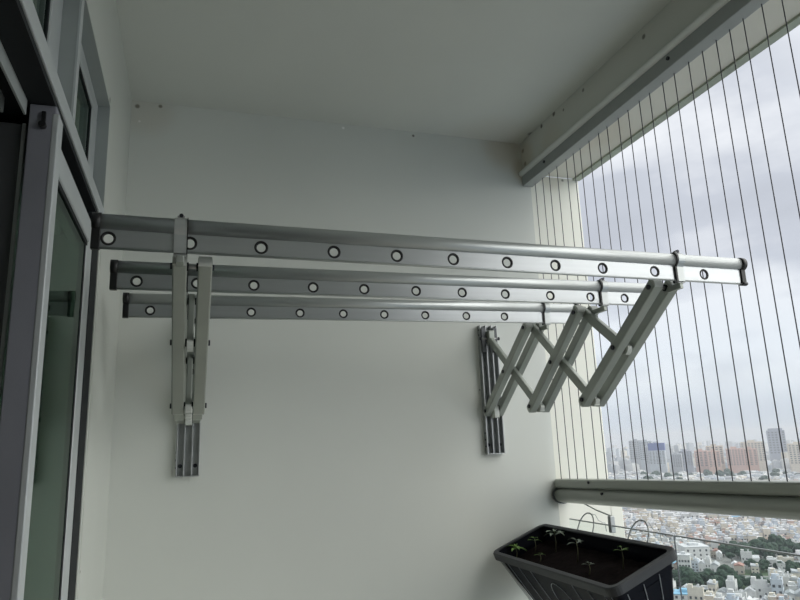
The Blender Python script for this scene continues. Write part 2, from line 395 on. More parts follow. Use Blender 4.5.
# ------------------------------------------------------------------ drying rack
rack = empty('drying_rack', (.8, 0, 1.59))
tag(rack, 'aluminium wall mounted accordion clothes rack with three perforated rods', 'drying rack')
RT = .0155          # tube radius
HOLES = {-.458: (.126, .265, .405, .549, .682, .813, .949, 1.091, 1.228), -.793: (.114, .249, .383, .53, .663, .805, .937, 1.066, 1.207, 1.338, 1.454),
         -1.106: (.086, .233, .370, .519, .656, .786, .917, 1.04, 1.167, 1.314, 1.461)}
def rod(x0, x1, Y, Z, hx0, tilt):
    """Z = top of the rod; returns the rod object, hung as a part of the rack"""
    b = MB(); n = 24; Lr = x1-x0
    # rounded tube
    cz = -RT
    b.prism(circ(1, n, cx=0, cy=cz, sx=RT*.92, sy=RT), 0, 0, Lr, 'rack_aluminium', True)
    # fin with real holes
    z0, z1 = -.0665, -.030; t = .0022; hr_ = .0108; zc = -.0485
    cells = []; x = 0.0
    hs = [h-x0 for h in HOLES[Y]]
    for h in hs: cells += [(x, h-.018, None), (h-.018, h+.018, h)]; x = h+.018
    cells.append((x, Lr, None))
    bm = b.bm; fs = []
    def quad(p): fs.append(bm.faces.new([bm.verts.new(q) for q in p]))
    for (a, c, h) in cells:
        if c-a < 1e-4: continue
        for y in (-t, t):
            if h is None: quad([(a, y, z0), (c, y, z0), (c, y, z1), (a, y, z1)]); continue
            m_ = 32; out_ = []
            for k in range(m_):
                an = 2*pi*k/m_; dx, dz = cos(an), sin(an); s = min((.018/abs(dx) if abs(dx) > 1e-6 else 9), ((z1-zc if dz > 0 else zc-z0)/abs(dz) if abs(dz) > 1e-6 else 9))
                out_.append((h+dx*s, y, zc+dz*s))
            # snap corners
            for (qx, qz) in ((h+.018, z1), (h-.018, z1), (h-.018, z0), (h+.018, z0)):
                k = min(range(m_), key=lambda k: (out_[k][0]-qx)**2+(out_[k][2]-qz)**2); out_[k] = (qx, y, qz)
            inn = [(h+hr_*cos(2*pi*k/m_), y, zc+hr_*sin(2*pi*k/m_)) for k in range(m_)]
            for k in range(m_): quad([inn[k], out_[k], out_[(k+1) % m_], inn[(k+1) % m_]])
        if h is not None:
            for k in range(32):
                a0, a1 = 2*pi*k/32, 2*pi*(k+1)/32
                quad([(h+hr_*cos(a0), -t, zc+hr_*sin(a0)), (h+hr_*cos(a1), -t, zc+hr_*sin(a1)), (h+hr_*cos(a1), t, zc+hr_*sin(a1)), (h+hr_*cos(a0), t, zc+hr_*sin(a0))])
    b._fin(fs, 'rack_fin')
    bmesh.ops.remove_doubles(bm, verts=bm.verts, dist=1e-6)
    b.prism(circ(1, 12, cx=0, cy=-.0672, sx=.0042, sy=.0024), 0, 0, Lr, 'rack_aluminium', True)
    o = b.build('rod', loc=(x0, Y, Z)); o.parent = rack; o.matrix_parent_inverse = Matrix.Translation(-rack.location)
    o.rotation_euler.y = math.asin(tilt/Lr)
    for h in hs:
        g = MB(); R_ = .0118; g.tube([(h+R_*cos(2*pi*k/28), 0, zc+R_*sin(2*pi*k/28)) for k in range(28)], .0031, 'black_plastic', 8, closed=True)
        q = g.build('grommet'); q.parent = o; q['label'] = 'black rubber ring'
    for x in (0, Lr):
        g = MB(); w = .013
        a, c = (x-.004, x+.012) if x == 0 else (x-.008, x+.006)
        pr_ = circ(1, 20, cx=0, cy=cz, sx=RT*1.1, sy=RT*1.1)
        g.prism(pr_, 0, a, c, 'black_plastic', True)
        g.box((a, -.0062, -.071), (c, .0062, -RT), 'black_plastic', .0015)
        if x: g.prism(circ(1, 14, cx=0, cy=-.067, sx=.0075, sy=.005), 0, a, c+.002, 'black_plastic', True)
        q = g.build('end_cap'); q.parent = o; q['label'] = 'black plastic end cap'
    return o
rods = [(0.058, 1.505, -.458, 1.838, .126, -.012, 1.382), (0.060, 1.560, -.793, 1.8365, .112, -.004, 1.379), (0.060, 1.583, -1.106, 1.8385, .086, .010, 1.382)]
# top pivots, bottom pivots (Y), heights
ZTS = [1.800, 1.778, 1.764, 1.756]; ZBS = [1.516, 1.508, 1.504, 1.504]; ZT, ZB = ZTS[0], ZBS[0]
PY = [-.032, -.387, -.707, -1.055]
def beam_bar(p, q, x0, x1, w, mname, name, parent, capmat='arm_cap'):
    """rounded-edge bar in a YZ plane from p to q (pivot centres)"""
    p = Vector((0, p[0], p[1])); q = Vector((0, q[0], q[1])); d = (q-p); Lb = d.length; d.normalize()
    ex = .014
    M_ = Matrix((Vector((1, 0, 0)), d, Vector((1, 0, 0)).cross(d))).transposed().to_4x4(); M_.translation = p
    b = MB(); h = w/2
    xm = (x0+x1)/2
    hw = (x1-x0)/2
    # rounded front / back: profile in (x, z)
    prof = [(x0, -h+.003), (x0+.0008, -h+.0008), (x0+.003, -h), (x1-.003, -h), (x1-.0008, -h+.0008), (x1, -h+.003), (x1, h-.003), (x1-.0008, h-.0008), (x1-.003, h), (x0+.003, h), (x0+.0008, h-.0008), (x0, h-.003)]
    def P(a, y): return M_ @ Vector((a[0], y, a[1]))
    A = [b.bm.verts.new(P(a, -ex)) for a in prof]; B = [b.bm.verts.new(P(a, Lb+ex)) for a in prof]; n = len(prof)
    b._fin([b.bm.faces.new((A[i], A[(i+1) % n], B[(i+1) % n], B[i])) for i in range(n)], mname)
    b._fin([b.bm.faces.new(A[::-1]), b.bm.faces.new(B)], mname)
    o = part(name, b, parent)
    for yy, sg in ((-ex, -1), (Lb+ex, 1)):
        c = MB(); t = bmesh.new()
        pr_ = circ(h*.98, 10, -pi/2, pi/2, 0, 0, .55)
        for xx in (0,): pass
        pts = [(yy+sg*a, z) for a, z in pr_]
        t.free()
        c.prism(pts, 0, x0+.001, x1-.001, capmat, False, M_)
        part_child(c, 'bar_cap', o, parent)
    return o
def part_child(mb, name, par, root):
    o = mb.build(name); o.parent = par; o.matrix_parent_inverse = Matrix.Identity(4)
    return o
def arm(A, Mi, B, name, strapx, label):
    ar = rack
    # three pairs of long rising bars
    for i in range(3):
        for (x0, x1) in (A, B): beam_bar((PY[i], ZBS[i]), (PY[i+1], ZTS[i+1]), x0, x1, .030, 'arm_paint', 'scissor_bar', ar)
    for i in range(2): beam_bar((PY[i], ZTS[i]), (PY[i+1], ZBS[i+1]), Mi[0], Mi[1], .029, 'arm_paint', 'cross_bar', ar)
    beam_bar((PY[2], ZTS[2]), ((PY[2]+PY[3])/2, (ZTS[3]+ZBS[2])/2), Mi[0], Mi[1], .029, 'arm_paint', 'cross_bar', ar)
    # pins and pin heads
    piv = [(PY[i], ZBS[i]) for i in range(3)]+[(PY[i], ZTS[i]) for i in range(4)]+[((PY[i]+PY[i+1])/2, (ZBS[i]+ZTS[i+1])/2) for i in range(3)]
    for (y, z) in piv:
        b = MB(); b.tube([(A[0]-.003, y, z), (B[1]+.003, y, z)], .0042, 'steel_screw', 12)
        b.tube([(A[0]-.004, y, z), (A[0]+.0005, y, z)], .0065, 'dark_screw', 12); b.tube([(B[1]-.0005, y, z), (B[1]+.004, y, z)], .0065, 'dark_screw', 12)
        b.tube([(A[1], y, z), (Mi[0], y, z)], .009, 'gasket', 12); b.tube([(Mi[1], y, z), (B[0], y, z)], .009, 'gasket', 12)
        part('pivot_pin', b, ar)
    for i in (1, 2):
        b = MB(); b.box((Mi[0]-.002, PY[i]-.016, ZBS[i]-.019), (Mi[1]+.002, PY[i]+.012, ZBS[i]-.001), 'arm_cap', .003); part('spacer', b, ar)
    # slider in the wall bracket and its carriers
    b = MB(); b.box((Mi[0]-.003, -.055, ZB-.028), (Mi[1]+.003, -.012, ZB+.02), 'arm_cap', .003); part('slider', b, ar)
    b = MB(); b.box((A[0]+.004, -.034, ZT-.055), (A[1]-.002, -.0265, ZT+.045), 'dark_metal', .002); b.box((B[0]+.002, -.034, ZT-.055), (B[1]-.004, -.0265, ZT+.045), 'dark_metal', .002); b.box((Mi[0]-.004, -.055, ZT-.02), (Mi[1]+.004, -.006, ZT+.03), 'arm_paint', .003); part('hinge_block', b, ar)
    # wall bracket
    x0, x1 = A[0]+.002, B[1]+.001; xm = (x0+x1)/2
    z0, z1 = (1.352 if xm > 1 else 1.320), 1.857
    b = MB()
    b.box((x0, -.004, z0), (x1, -.0005, z1), 'bracket_metal', .001)
    for x in (x0, x1-.004): b.box((x, -.024, z0+.002), (x+.004, -.004, z1-.002), 'bracket_metal', .001)
    for x in (xm-.0145, xm+.0105): b.box((x, -.026, z0+.002), (x+.004, -.004, z1-.002), 'bracket_metal', .001)
    b.box((x0, -.026, z0), (x1, -.004, z0+.003), 'bracket_metal')
    o = part('wall_bracket', b, ar); o['label'] = 'shiny ribbed aluminium track screwed to the wall'
    for z in (z0+.035, z0+.09, z1-.03):
        for x in ((x0+xm-.0145)/2+.002, (x1+xm+.0145)/2-.002):
            if z == z0+.09: continue
            c = MB(); c.tube([(x, -.0035, z), (x, -.008, z)], .0068, 'dark_screw', 14)
            part_child(c, 'screw', o, ar)
    for z in (z0+.03, z0+.055, z0+.08, z1-.04, z1-.02):
        c = MB(); c.tube([(x0-.0012, -.013, z), (x0+.0005, -.013, z)], .004, 'dark_screw', 10); part_child(c, 'screw', o, ar)
cl_r = []
arm((1.334, 1.360), (1.364, 1.380), (1.384, 1.410), 'arm', 1.4, '')
arm((.200, .228), (.231, .246), (.249, .277), 'arm', .214, '')
def clamp(x, Y, Z, w, gask, yp):
    """strap wrapped over the rod profile, closed by a screw on top"""
    b = MB(); o_ = .0022
    prof_o = circ(RT+o_, 17, -.30*pi, 1.30*pi, 0, -RT, .95); prof_i = circ(RT+.0002, 17, -.30*pi, 1.30*pi, 0, -RT, .95)
    # profile in (y, z): around the tube, down both sides of the fin and under the bead
    oo = [(.0068, -.0735), (.0068, -.034)]+prof_o+[(-.0068, -.034), (-.0068, -.0735)]
    ii = [(-.0046, -.071), (-.0046, -.034)]+prof_i[::-1]+[(.0046, -.034), (.0046, -.071)]
    pr_ = oo+ii
    n = len(oo)
    def ring(xx, pts): return [b.bm.verts.new((xx, Y+p[0], Z+p[1])) for p in pts]
    A0, A1 = ring(x, oo), ring(x+w, oo); I0, I1 = ring(x, ii[::-1]), ring(x+w, ii[::-1]); fs = []
    for k in range(n-1):
        fs += [b.bm.faces.new((A0[k], A0[k+1], A1[k+1], A1[k])), b.bm.faces.new((I0[k+1], I0[k], I1[k], I1[k+1])),
               b.bm.faces.new((A0[k+1], A0[k], I0[k], I0[k+1])), b.bm.faces.new((A1[k], A1[k+1], I1[k+1], I1[k]))]
    b._fin(fs, 'rack_aluminium', False)
    b.box((x, Y-.0068, Z-.0745), (x+w, Y+.0068, Z-.071), 'rack_aluminium')
    b.box((x+.005, Y-.004, Z-.088), (x+w-.005, yp+.008, Z-.0735), 'arm_paint', .001)
    o = part('rod_clamp', b, rack)
    c = MB(); gx = x-.0045 if gask < 0 else x+w-.0005; gw = .0050 if gask < 0 else .0018
    oo2 = [(p[0]*1.09, p[1]*1.0+(.0012 if p[1] > -RT else 0)) for p in oo]; ii2 = ii[::-1]
    def ring2(xx, pts): return [c.bm.verts.new((xx, Y+p[0], Z+p[1])) for p in pts]
    A0, A1 = ring2(gx, oo2), ring2(gx+gw, oo2); I0, I1 = ring2(gx, ii2), ring2(gx+gw, ii2); fs = []
    for k in range(n-1):
        fs += [c.bm.faces.new((A0[k], A0[k+1], A1[k+1], A1[k])), c.bm.faces.new((I0[k+1], I0[k], I1[k], I1[k+1])),
               c.bm.faces.new((A0[k+1], A0[k], I0[k], I0[k+1])), c.bm.faces.new((A1[k], A1[k+1], I1[k+1], I1[k]))]
    c._fin(fs, 'black_plastic'); q = part_child(c, 'gasket', o, rack); q['label'] = 'black gasket edge'
    c = MB(); xs = x+w/2; c.box((xs-.007, Y-.006, Z+.001), (xs+.007, Y+.006, Z+.006), 'steel_screw', .001); c.tube([(xs, Y-.007, Z+.006), (xs, Y+.007, Z+.006)], .004, 'dark_screw', 10)
    part_child(c, 'screw', o, rack)
for i, (x0, x1, Y, Z, hx, tilt, cx) in enumerate(rods):
    rod(x0, x1, Y, Z, hx, tilt)
    zz = lambda x: Z-tilt*(x-x0)/(x1-x0)
    clamp(cx-.006, Y, zz(cx), .020, -1, PY[i+1])
    clamp(.203, Y, zz(.21), .024, 1, PY[i+1])

# ------------------------------------------------------------------ planter with seedlings
TL = RAD(21.3)
pl = empty('planter_box', (1.32, -.40, .997)); pl.rotation_euler.y = -TL      # local x across, y along, z out of the soil
PLM = Matrix.Translation((1.32, -.40, .997)) @ Matrix.Rotation(-TL, 4, 'Y')
tag(pl, 'long black ribbed plastic planter tilted in the corner under the handrail', 'planter')
PW, PL_, PD = .247, .755, .20; RO = .018
def ring_pts(w, l, z, cx=PW/2, r=.03, n=6):
    pts = []
    for (sx, sy, a0) in ((1, 1, 0), (-1, 1, pi/2), (-1, -1, pi), (1, -1, 3*pi/2)):
        for k in range(n+1):
            a = a0+pi/2*k/n; pts.append((cx+sx*(w/2-r)+r*cos(a), sy*(l/2-r)+r*sin(a), z))
    return pts
b = MB(); bm = b.bm
def loft(b, rings, mname, close_last=False, smooth=True):
    V = [[b.bm.verts.new(p) for p in r] for r in rings]; fs = []
    for i in range(len(V)-1):
        n = len(V[i])
        for k in range(n): fs.append(b.bm.faces.new((V[i][k], V[i][(k+1) % n], V[i+1][(k+1) % n], V[i+1][k])))
    if close_last: fs.append(b.bm.faces.new(V[-1]))
    b._fin(fs, mname, smooth)
iw, il = PW-2*RO, PL_-2*RO
loft(b, [ring_pts(iw+.004, il+.004, -.002, r=.022), ring_pts(iw-.002, il-.002, -.03, r=.02), ring_pts(iw-.03, il-.03, -.06, r=.02),
         ring_pts(iw-.026, il-.026, -.061, r=.02)], 'planter_plastic')
loft(b, [ring_pts(iw+.012, il+.012, -.012, r=.024), ring_pts(iw+.008, il+.008, -.02, r=.022), ring_pts(iw-.075, il-.10, -PD, r=.02)], 'planter_plastic', True, False)
o = b.build('body'); o.parent = pl
b = MB()
loft(b, [ring_pts(iw, il, -.004, r=.02), ring_pts(iw, il, 0, r=.02), ring_pts(iw+.006, il+.006, .0015, r=.022), ring_pts(PW-.006, PL_-.006, .0015, r=.03), ring_pts(PW, PL_, -.002, r=.032), ring_pts(PW, PL_, -.024, r=.032), ring_pts(PW-.006, PL_-.006, -.024, r=.03), ring_pts(iw+.008, il+.008, -.012, r=.022)], 'planter_rim_plastic', False, False)
o = b.build('rim'); o.parent = pl
b = MB(); n = 26; g = []
for i in range(9):
    g.append([b.bm.verts.new((PW/2-(iw-.01)/2+(iw-.01)*i/8, -(il-.01)/2+(il-.01)*j/n, -.055+.008*rnd.random())) for j in range(n+1)])
b._fin([b.bm.faces.new((g[i][j], g[i+1][j], g[i+1][j+1], g[i][j+1])) for i in range(8) for j in range(n)], 'soil', True)
o = b.build('soil'); o.parent = pl; o['label'] = 'dark soil filling the planter'
# embossed ribs on the long side (local -x) and on the near end (local -y)
def side_pt(v, t, off=.0012):        # long side: v = along y, t = 0 top .. 1 bottom
    zt, zb = -.026, -PD; z = zt+(zb-zt)*t
    f = (z+.02)/(-PD+.02)
    x = PW/2-(iw+.008+(-.075-.008)*f)/2
    return (x-off, v*(1-.10*f*.9), z)
def end_pt(u, t, off=.0012):
    zt, zb = -.026, -PD; z = zt+(zb-zt)*t; f = (z+.02)/(-PD+.02)
    y = -(il+.008+(-.10-.008)*f)/2
    return (PW/2+u*(1-.35*f), y-off, z)
ribs = []
for i, v in enumerate([-.30, -.215, -.13, .13, .215, .30]): ribs.append([side_pt(v, t) for t in (.06, .95)])
ribs.append([side_pt(-.06+.06*(-cos(a))-.0+.06, .95-.75*(sin(a)**.6 if sin(a) > 0 else 0)) for a in [pi*k/14 for k in range(15)]])
ribs.append([side_pt(v, t) for v, t in ((-.335, .06), (-.335, .95))])
for u in (-.075, -.015, .045): ribs.append([end_pt(u, t) for t in (.08, .95)])
for r in ribs:
    b = MB(); b.tube(r, .0013, 'planter_rib', 6); o = b.build('raised_rib'); o.parent = pl; o['label'] = 'pale raised rib'
# wire hangers: loop over the far rim, up and over the glass edge
def P2W(x, y, z): return PLM @ Vector((x, y, z))
for (yc, w_, lab) in ((-.25, .095, 'grey wire hanger loop holding the planter, nearer the end wall'), (-.545, .095, 'grey wire hanger loop holding the planter, nearer the camera')):
    yl = yc
    base1 = Vector((1.575, yl-w_/2, 1.045)); base2 = Vector((1.575, yl+w_/2, 1.045))
    pts = [Vector((1.50, yl-w_/2, .93)), base1]
    for k in range(13):
        a = pi*k/12; pts.append(Vector((1.59+.02*sin(a), yl-cos(a)*w_/2, 1.085+.052*sin(a))))
    pts += [base2, Vector((1.50, yl+w_/2, .93))]
    b = MB(); b.tube(pts, .0022, 'wire', 8)
    b.tube([(1.60, yl, 1.136), (1.635, yl, 1.130), (1.646, yl, 1.11), (1.66, yl, 1.102), (1.672, yl, 1.10), (1.675, yl, 1.07)], .0013, 'wire', 8)
    o = b.build('hanger_wire'); tag(o, lab, 'hanger', 'wire hangers of the planter')
for (v, lab) in ((.30, 'thin grey wire running down the planter side near the end wall'),):
    b = MB(); pts = [P2W(*side_pt(v+.045, t, .004)) for t in (.05, .5, 1.0)]; b.tube(pts, .002, 'wire', 8)
    b.tube([p+Vector((0, -.018, 0)) for p in pts], .002, 'wire', 8)
    o = b.build('bracket_wire'); tag(o, lab, 'wire')
def leaf(b, base, direc, ln, w, mname, droop=.5):
    d = Vector(direc).normalized(); s = d.cross(Vector((0, 0, 1))).normalized(); n = 6; Lf, Rt, Md = [], [], []
    for k in range(n+1):
        t = k/n; c = Vector(base)+d*ln*t+Vector((0, 0, ln*(.35*t-droop*t*t)))
        ww = w*sin(pi*min(1, t*.94+.04))**.8
        Md.append(b.bm.verts.new(c-Vector((0, 0, w*.25)))); Lf.append(b.bm.verts.new(c+s*ww/2)); Rt.append(b.bm.verts.new(c-s*ww/2))
    fs = []
    for k in range(n): fs += [b.bm.faces.new((Lf[k], Md[k], Md[k+1], Lf[k+1])), b.bm.faces.new((Md[k], Rt[k], Rt[k+1], Md[k+1]))]
    b._fin(fs, mname, True)
seed = [(.07, .335, .045, 'leaf_green', 7, 'spiky bright green seedling at the far left corner of the planter', .045),
        (.135, .30, .05, 'leaf_green', 4, 'small bright green seedling beside the far rim of the planter', .032),
        (.165, .20, .07, 'leaf_grey', 6, 'taller grey-green seedling with broad leaves below the wire loop in the planter', .05),
        (.145, .03, .07, 'leaf_grey', 4, 'grey-green seedling with two drooping leaves in the middle of the planter', .04),
        (.165, -.19, .065, 'leaf_green', 5, 'yellow-green seedling near the right end of the planter', .028),
        (.10, -.10, .035, 'leaf_grey', 4, 'tiny dark seedling in the shaded middle of the planter soil', .025),
        (.09, .19, .03, 'leaf_green', 4, 'tiny sprout behind the left rim of the planter', .02)]
for (x, y, h, ml, nl, lab, ll) in seed:
    p0 = P2W(x, y, -.053); e_ = empty('seedling', p0)
    b = MB(); b.tube([(0, 0, 0), (.003, -.002, h*.5), (.002, .002, h)], [.002, .0016, .001], 'stem', 6); q = b.build('stem'); q.parent = e_
    for k in range(nl):
        b = MB(); a = 2*pi*k/nl+rnd.uniform(-.3, .3); leaf(b, (.002, .002, h*(.98 if k % 2 else .82)), (cos(a), sin(a), .15), ll*rnd.uniform(.8, 1.1), ll*.30, ml, rnd.uniform(.3, .7))
        q = b.build('leaf'); q.parent = e_
    tag(e_, lab, 'seedling', 'seedlings in the planter')

# ------------------------------------------------------------------ the city far below
GZ = -100.0; K = 100/60
mat('city_ground', (.27, .28, .26), rough=.9, noise=.35, nscale=.02)
mat('city_green', (.075, .13, .06), rough=.95, noise=.5, nscale=.06)
mat('canal_water', (.22, .27, .24), rough=.15)
mat('road', (.33, .33, .33), rough=.9, noise=.1, nscale=.1)
mat('tree_dark', (.022, .060, .030), rough=.9, noise=.5, nscale=.6)
mat('trunk', (.10, .075, .05), rough=.9)
for nme, c in dict(h_white=(.68, .69, .68), h_cream=(.66, .62, .53), h_grey=(.45, .47, .49), h_blue=(.55, .61, .67), h_salmon=(.60, .46, .40), h_tan=(.50, .45, .38),
                   r_grey=(.42, .45, .47), r_red=(.38, .22, .18), r_blue=(.25, .50, .68), r_white=(.64, .66, .67), r_brown=(.30, .25, .22), win_dark=(.07, .08, .09),
                   t_pink=(.62, .42, .35), t_cream=(.66, .60, .50), t_grey=(.34, .36, .42), t_slate=(.42, .44, .47), t_blue=(.06, .09, .28), t_concrete=(.46, .50, .54), t_orange=(.60, .41, .33)).items():
    mat(nme, c, rough=.8, noise=.12, nscale=.3)
def add_ground():
    b = MB(); n = 40; R_ = 7500; vs_ = []
    for rr in (60, 7500):
        vs_.append([b.bm.verts.new((rr*cos(a), rr*sin(a), GZ)) for a in [RAD(-30)+RAD(150)*k/n for k in range(n+1)]])
    b._fin([b.bm.faces.new((vs_[0][k], vs_[1][k], vs_[1][k+1], vs_[0][k+1])) for k in range(n)], 'city_ground')
    o = b.build('city_ground'); o['kind'] = 'structure'
add_ground()
def poly(pts, z, mname, name):
    b = MB(); b._fin([b.bm.faces.new([b.bm.verts.new((x, y, GZ+z)) for x, y in pts])], mname); o = b.build(name)
    o.modifiers.new('t', 'SOLIDIFY').thickness = .05
    o['kind'] = 'structure'
# frame of the view down there: u runs away from the balcony, v to its right
AZ = RAD(43); U = Vector((sin(AZ), cos(AZ))); Vv = Vector((cos(AZ), -sin(AZ)))
def uv(u, v): p = (U*u+Vv*v)*K; return (p.x, p.y)
poly([uv(*q) for q in ((306, -60), (308, 20), (320, 140), (336, 140), (338, 20), (336, -60))], .10, 'city_green', 'park_strip')
poly([uv(*q) for q in ((352, 0), (354, 60), (352, 150), (372, 150), (374, 60), (366, 0))], .16, 'city_green', 'park_bank')
poly([uv(*q) for q in ((341, -90), (345, 60), (341, 160), (347, 160), (350, 60), (347, -90))], .22, 'canal_water', 'canal')
poly([uv(*q) for q in ((292, -200), (296, 200), (300, 200), (297, -200))], .28, 'road', 'street')
poly([uv(*q) for q in ((560, -250), (520, 250), (530, 250), (572, -250))], .28, 'road', 'avenue')

def house_mesh(kind):
    """one low town house, footprint about 1 x 1 scaled on placement, unit = metres"""
    wall, roof, style, w, l, h = kind
    b = MB()
    b.box((-w/2, -l/2, 0), (w/2, l/2, h), wall)
    if style == 'flat':
        for a, c in (((-w/2, -l/2), (w/2, -l/2+.25)), ((-w/2, l/2-.25), (w/2, l/2)), ((-w/2, -l/2), (-w/2+.25, l/2)), ((w/2-.25, -l/2), (w/2, l/2))):
            b.box((*a, h), (*c, h+1), wall)
        b.box((-w/2+.25, -l/2+.25, h), (w/2-.25, l/2-.25, h+.1), roof)
        b.box((-w/2+.5, l/6, h), (w/4, l/2-.5, h+2.6), wall)
        b.prism(circ(.7, 10, cx=w/5, cy=-l/5), 2, h+1, h+2.6, 'r_white')
    elif style == 'gable':
        b.prism([(-w/2-.3, h), (w/2+.3, h), (0, h+w*.22)], 1, -l/2-.3, l/2+.3, roof)
    else:
        b.prism([(-w/2-.2, h), (w/2+.2, h), (w/2+.2, h+.4), (-w/2-.2, h+1.4)], 1, -l/2-.2, l/2+.2, roof)
        b.box((w/6, -l/3, h+.5), (w/2-.3, 0, h+2.4), wall)
    nf = max(1, int(h/3.3))
    for f in range(nf):
        z = 1+f*3.3
        for s in (-1, 1):
            for xx in (-w/4, w/4): b.box((xx-.6, s*l/2-.06*s, z), (xx+.6, s*(l/2+.06), z+1.5), 'win_dark')
            for yy in (-l/3, 0, l/3): b.box((s*(w/2-.06), yy-.7, z), (s*(w/2+.06), yy+.7, z+1.3), 'win_dark')
    bmesh.ops.recalc_face_normals(b.bm, faces=b.bm.faces)
    me = bpy.data.meshes.new('town_house'); b.bm.to_mesh(me); b.bm.free()
    for q in b.mats: me.materials.append(MT[q])
    return me
KINDS = [
    (('h_white', 'r_white', 'flat', 6, 11, 9), 'small white flat roofed house with a roof tank in the dense city below'),
    (('h_cream', 'r_grey', 'shed', 6, 12, 8), 'small cream house with a grey sloping metal roof in the city below'),
    (('h_white', 'r_grey', 'gable', 8, 13, 5), 'low white house with a grey gabled roof in the city below'),
    (('h_blue', 'r_grey', 'flat', 5, 11, 11), 'narrow pale blue house with a flat roof in the city below'),
    (('h_tan', 'r_red', 'gable', 7, 11, 6), 'low tan house with a dull red gabled roof in the city below'),
    (('h_grey', 'r_brown', 'shed', 7, 13, 7), 'grey house with a brown sloping roof in the city below'),
    (('h_white', 'r_white', 'gable', 10, 16, 6), 'wide white shed with a bright white roof in the city below'),
    (('h_salmon', 'r_white', 'flat', 5, 10, 10), 'narrow salmon house with a white flat roof in the city below'),
    (('h_white', 'r_blue', 'shed', 7, 12, 6), 'white house with a blue metal roof in the city below'),
    (('h_cream', 'r_white', 'flat', 6, 10, 12), 'tall narrow cream house with a flat roof in the city below')]
WGT = [20, 16, 16, 6, 8, 15, 8, 3, 2, 7]
SHORT = ['white flat roofed house with roof tank', 'cream house with grey sloping roof', 'low white house with grey gabled roof', 'narrow pale blue flat roofed house', 'low tan house with red gabled roof', 'grey house with brown sloping roof', 'wide white shed with pale roof', 'narrow salmon flat roofed house', 'white house with blue roof', 'tall narrow cream flat roofed house']
HM = [house_mesh(k[0]) for k in KINDS]
GRP = ['%s houses in the city below' % w for w in ('white flat roofed', 'cream shed roofed', 'white gabled', 'pale blue', 'red roofed', 'brown roofed', 'wide white roofed', 'salmon', 'blue roofed', 'tall cream')]
marks = [(375, -12, 13), (305, -12, 0), (210, 0, 0)]     # kept free for landmark buildings
def blocked(u, v):
    if 304 < u < 338 and -30 < v < 11: return True
    if 339 < u < 352: return True
    if 352 < u < 375 and v > 0: return rnd.random() > .12
    if 380 < u < 434 and -8 < v < 28: return True
    if 291 < u < 301: return True
    if abs(u-(545-(v)*.08)) < 8: return True
    for (tu, tv) in ():
        pass
    for (mu, mv, r) in marks:
        if (u-mu)**2+(v-mv)**2 < r*r: return True
    return False
spots = []
u = 262.0*K
while u < 1020*K:
    v = (-.42 if u > 600 else -.26)*u-8
    du = 11.5 if u < 900 else 18
    street = int(u/48) != int((u-du)/48)
    while v < .22*u+8:
        w = rnd.uniform(3.8, 6.8) if u < 900 else rnd.uniform(8, 14)
        uu, vv = u+rnd.uniform(-1.5, 1.5), v+w/2
        if rnd.random() > .06 and not blocked(uu/K, vv/K): spots.append((uu, vv, w))
        v += w
        if rnd.random() < .07: v += 5
    u += du+(5 if street else 0)
rough_ = 2*pi-AZ
def hpick(): return rnd.choices(range(len(KINDS)), WGT)[0]
near = [q for q in spots if -.155 < q[1]/q[0] < .10][:300]; far = [q for q in spots if q not in near]
for (u, v, w) in near:
    k = hpick(); o = bpy.data.objects.new('town_house', HM[k]); COL.objects.link(o)
    x, y = uv(u/K, v/K); o.location = (x, y, GZ+.3)
    o.rotation_euler.z = rough_+RAD(8)*sin(u*.01+v*.02)+rnd.choice((0, 0, 0, pi/2))
    s = w/KINDS[k][0][3]; o.scale = (s*.98, rnd.uniform(8, 11)/KINDS[k][0][4], rnd.uniform(.5, 1.15))
    zone = 'below the tree belt' if u/K < 322 else 'around the tree belt' if u/K < 434 else 'just under the handrail'
    t_ = v/u; side = 'near the planter' if t_ < -.05 else 'in the middle' if t_ < .03 else 'toward the right edge'
    lab = '%s, %s, %s' % (SHORT[k], zone, side); tag(o, lab, 'house', lab)
b = MB()
for i_, (u, v, w) in enumerate(far):
    k = KINDS[hpick()][0]; x, y = uv(u/K, v/K); M_ = Matrix.Translation((x, y, GZ+.3)) @ Matrix.Rotation(rough_+RAD(8)*sin(u*.01), 4, 'Z')
    h = k[5]*rnd.uniform(.6, 1.3); l = rnd.uniform(8, 11) if u < 900 else rnd.uniform(10, 15)
    b.box((-w*.47, -l/2, 0), (w*.47, l/2, h), k[0], 0, M_)
    b.box((-w*.49, -l/2, h), (w*.49, l/2, h+.5), k[1], 0, M_)
    b.box((-w*.3, 0, h+.5), (w*.2, l/3, h+2.5), k[0], 0, M_)
    if u < 1000:
        for q in (-.25, .25): b.box((w*q-.8, -l/2-.1, h*.5), (w*q+.8, -l/2, h*.5+1.6), 'win_dark', 0, M_)
o = b.build('distant_houses'); tag(o, 'mass of distant pale houses beyond the nearer rooftops of the city', 'houses', kind='stuff')
b = MB(); C_ = ['h_white', 'h_cream', 'h_grey', 'h_blue', 't_concrete', 'h_white']
TW = []
for az_, R_ in ((36.6, 1500), (37.35, 1450), (38.15, 1250), (37.7, 1350), (39.5, 1300), (40.2, 1350), (41.3, 1250), (42.3, 1270), (42.2, 1230), (43.65, 1240), (44.7, 1250), (44.9, 1330), (46.55, 1500), (47.9, 1200)):
    TW.append((R_*cos(RAD(az_)-AZ), R_*sin(RAD(az_)-AZ)))
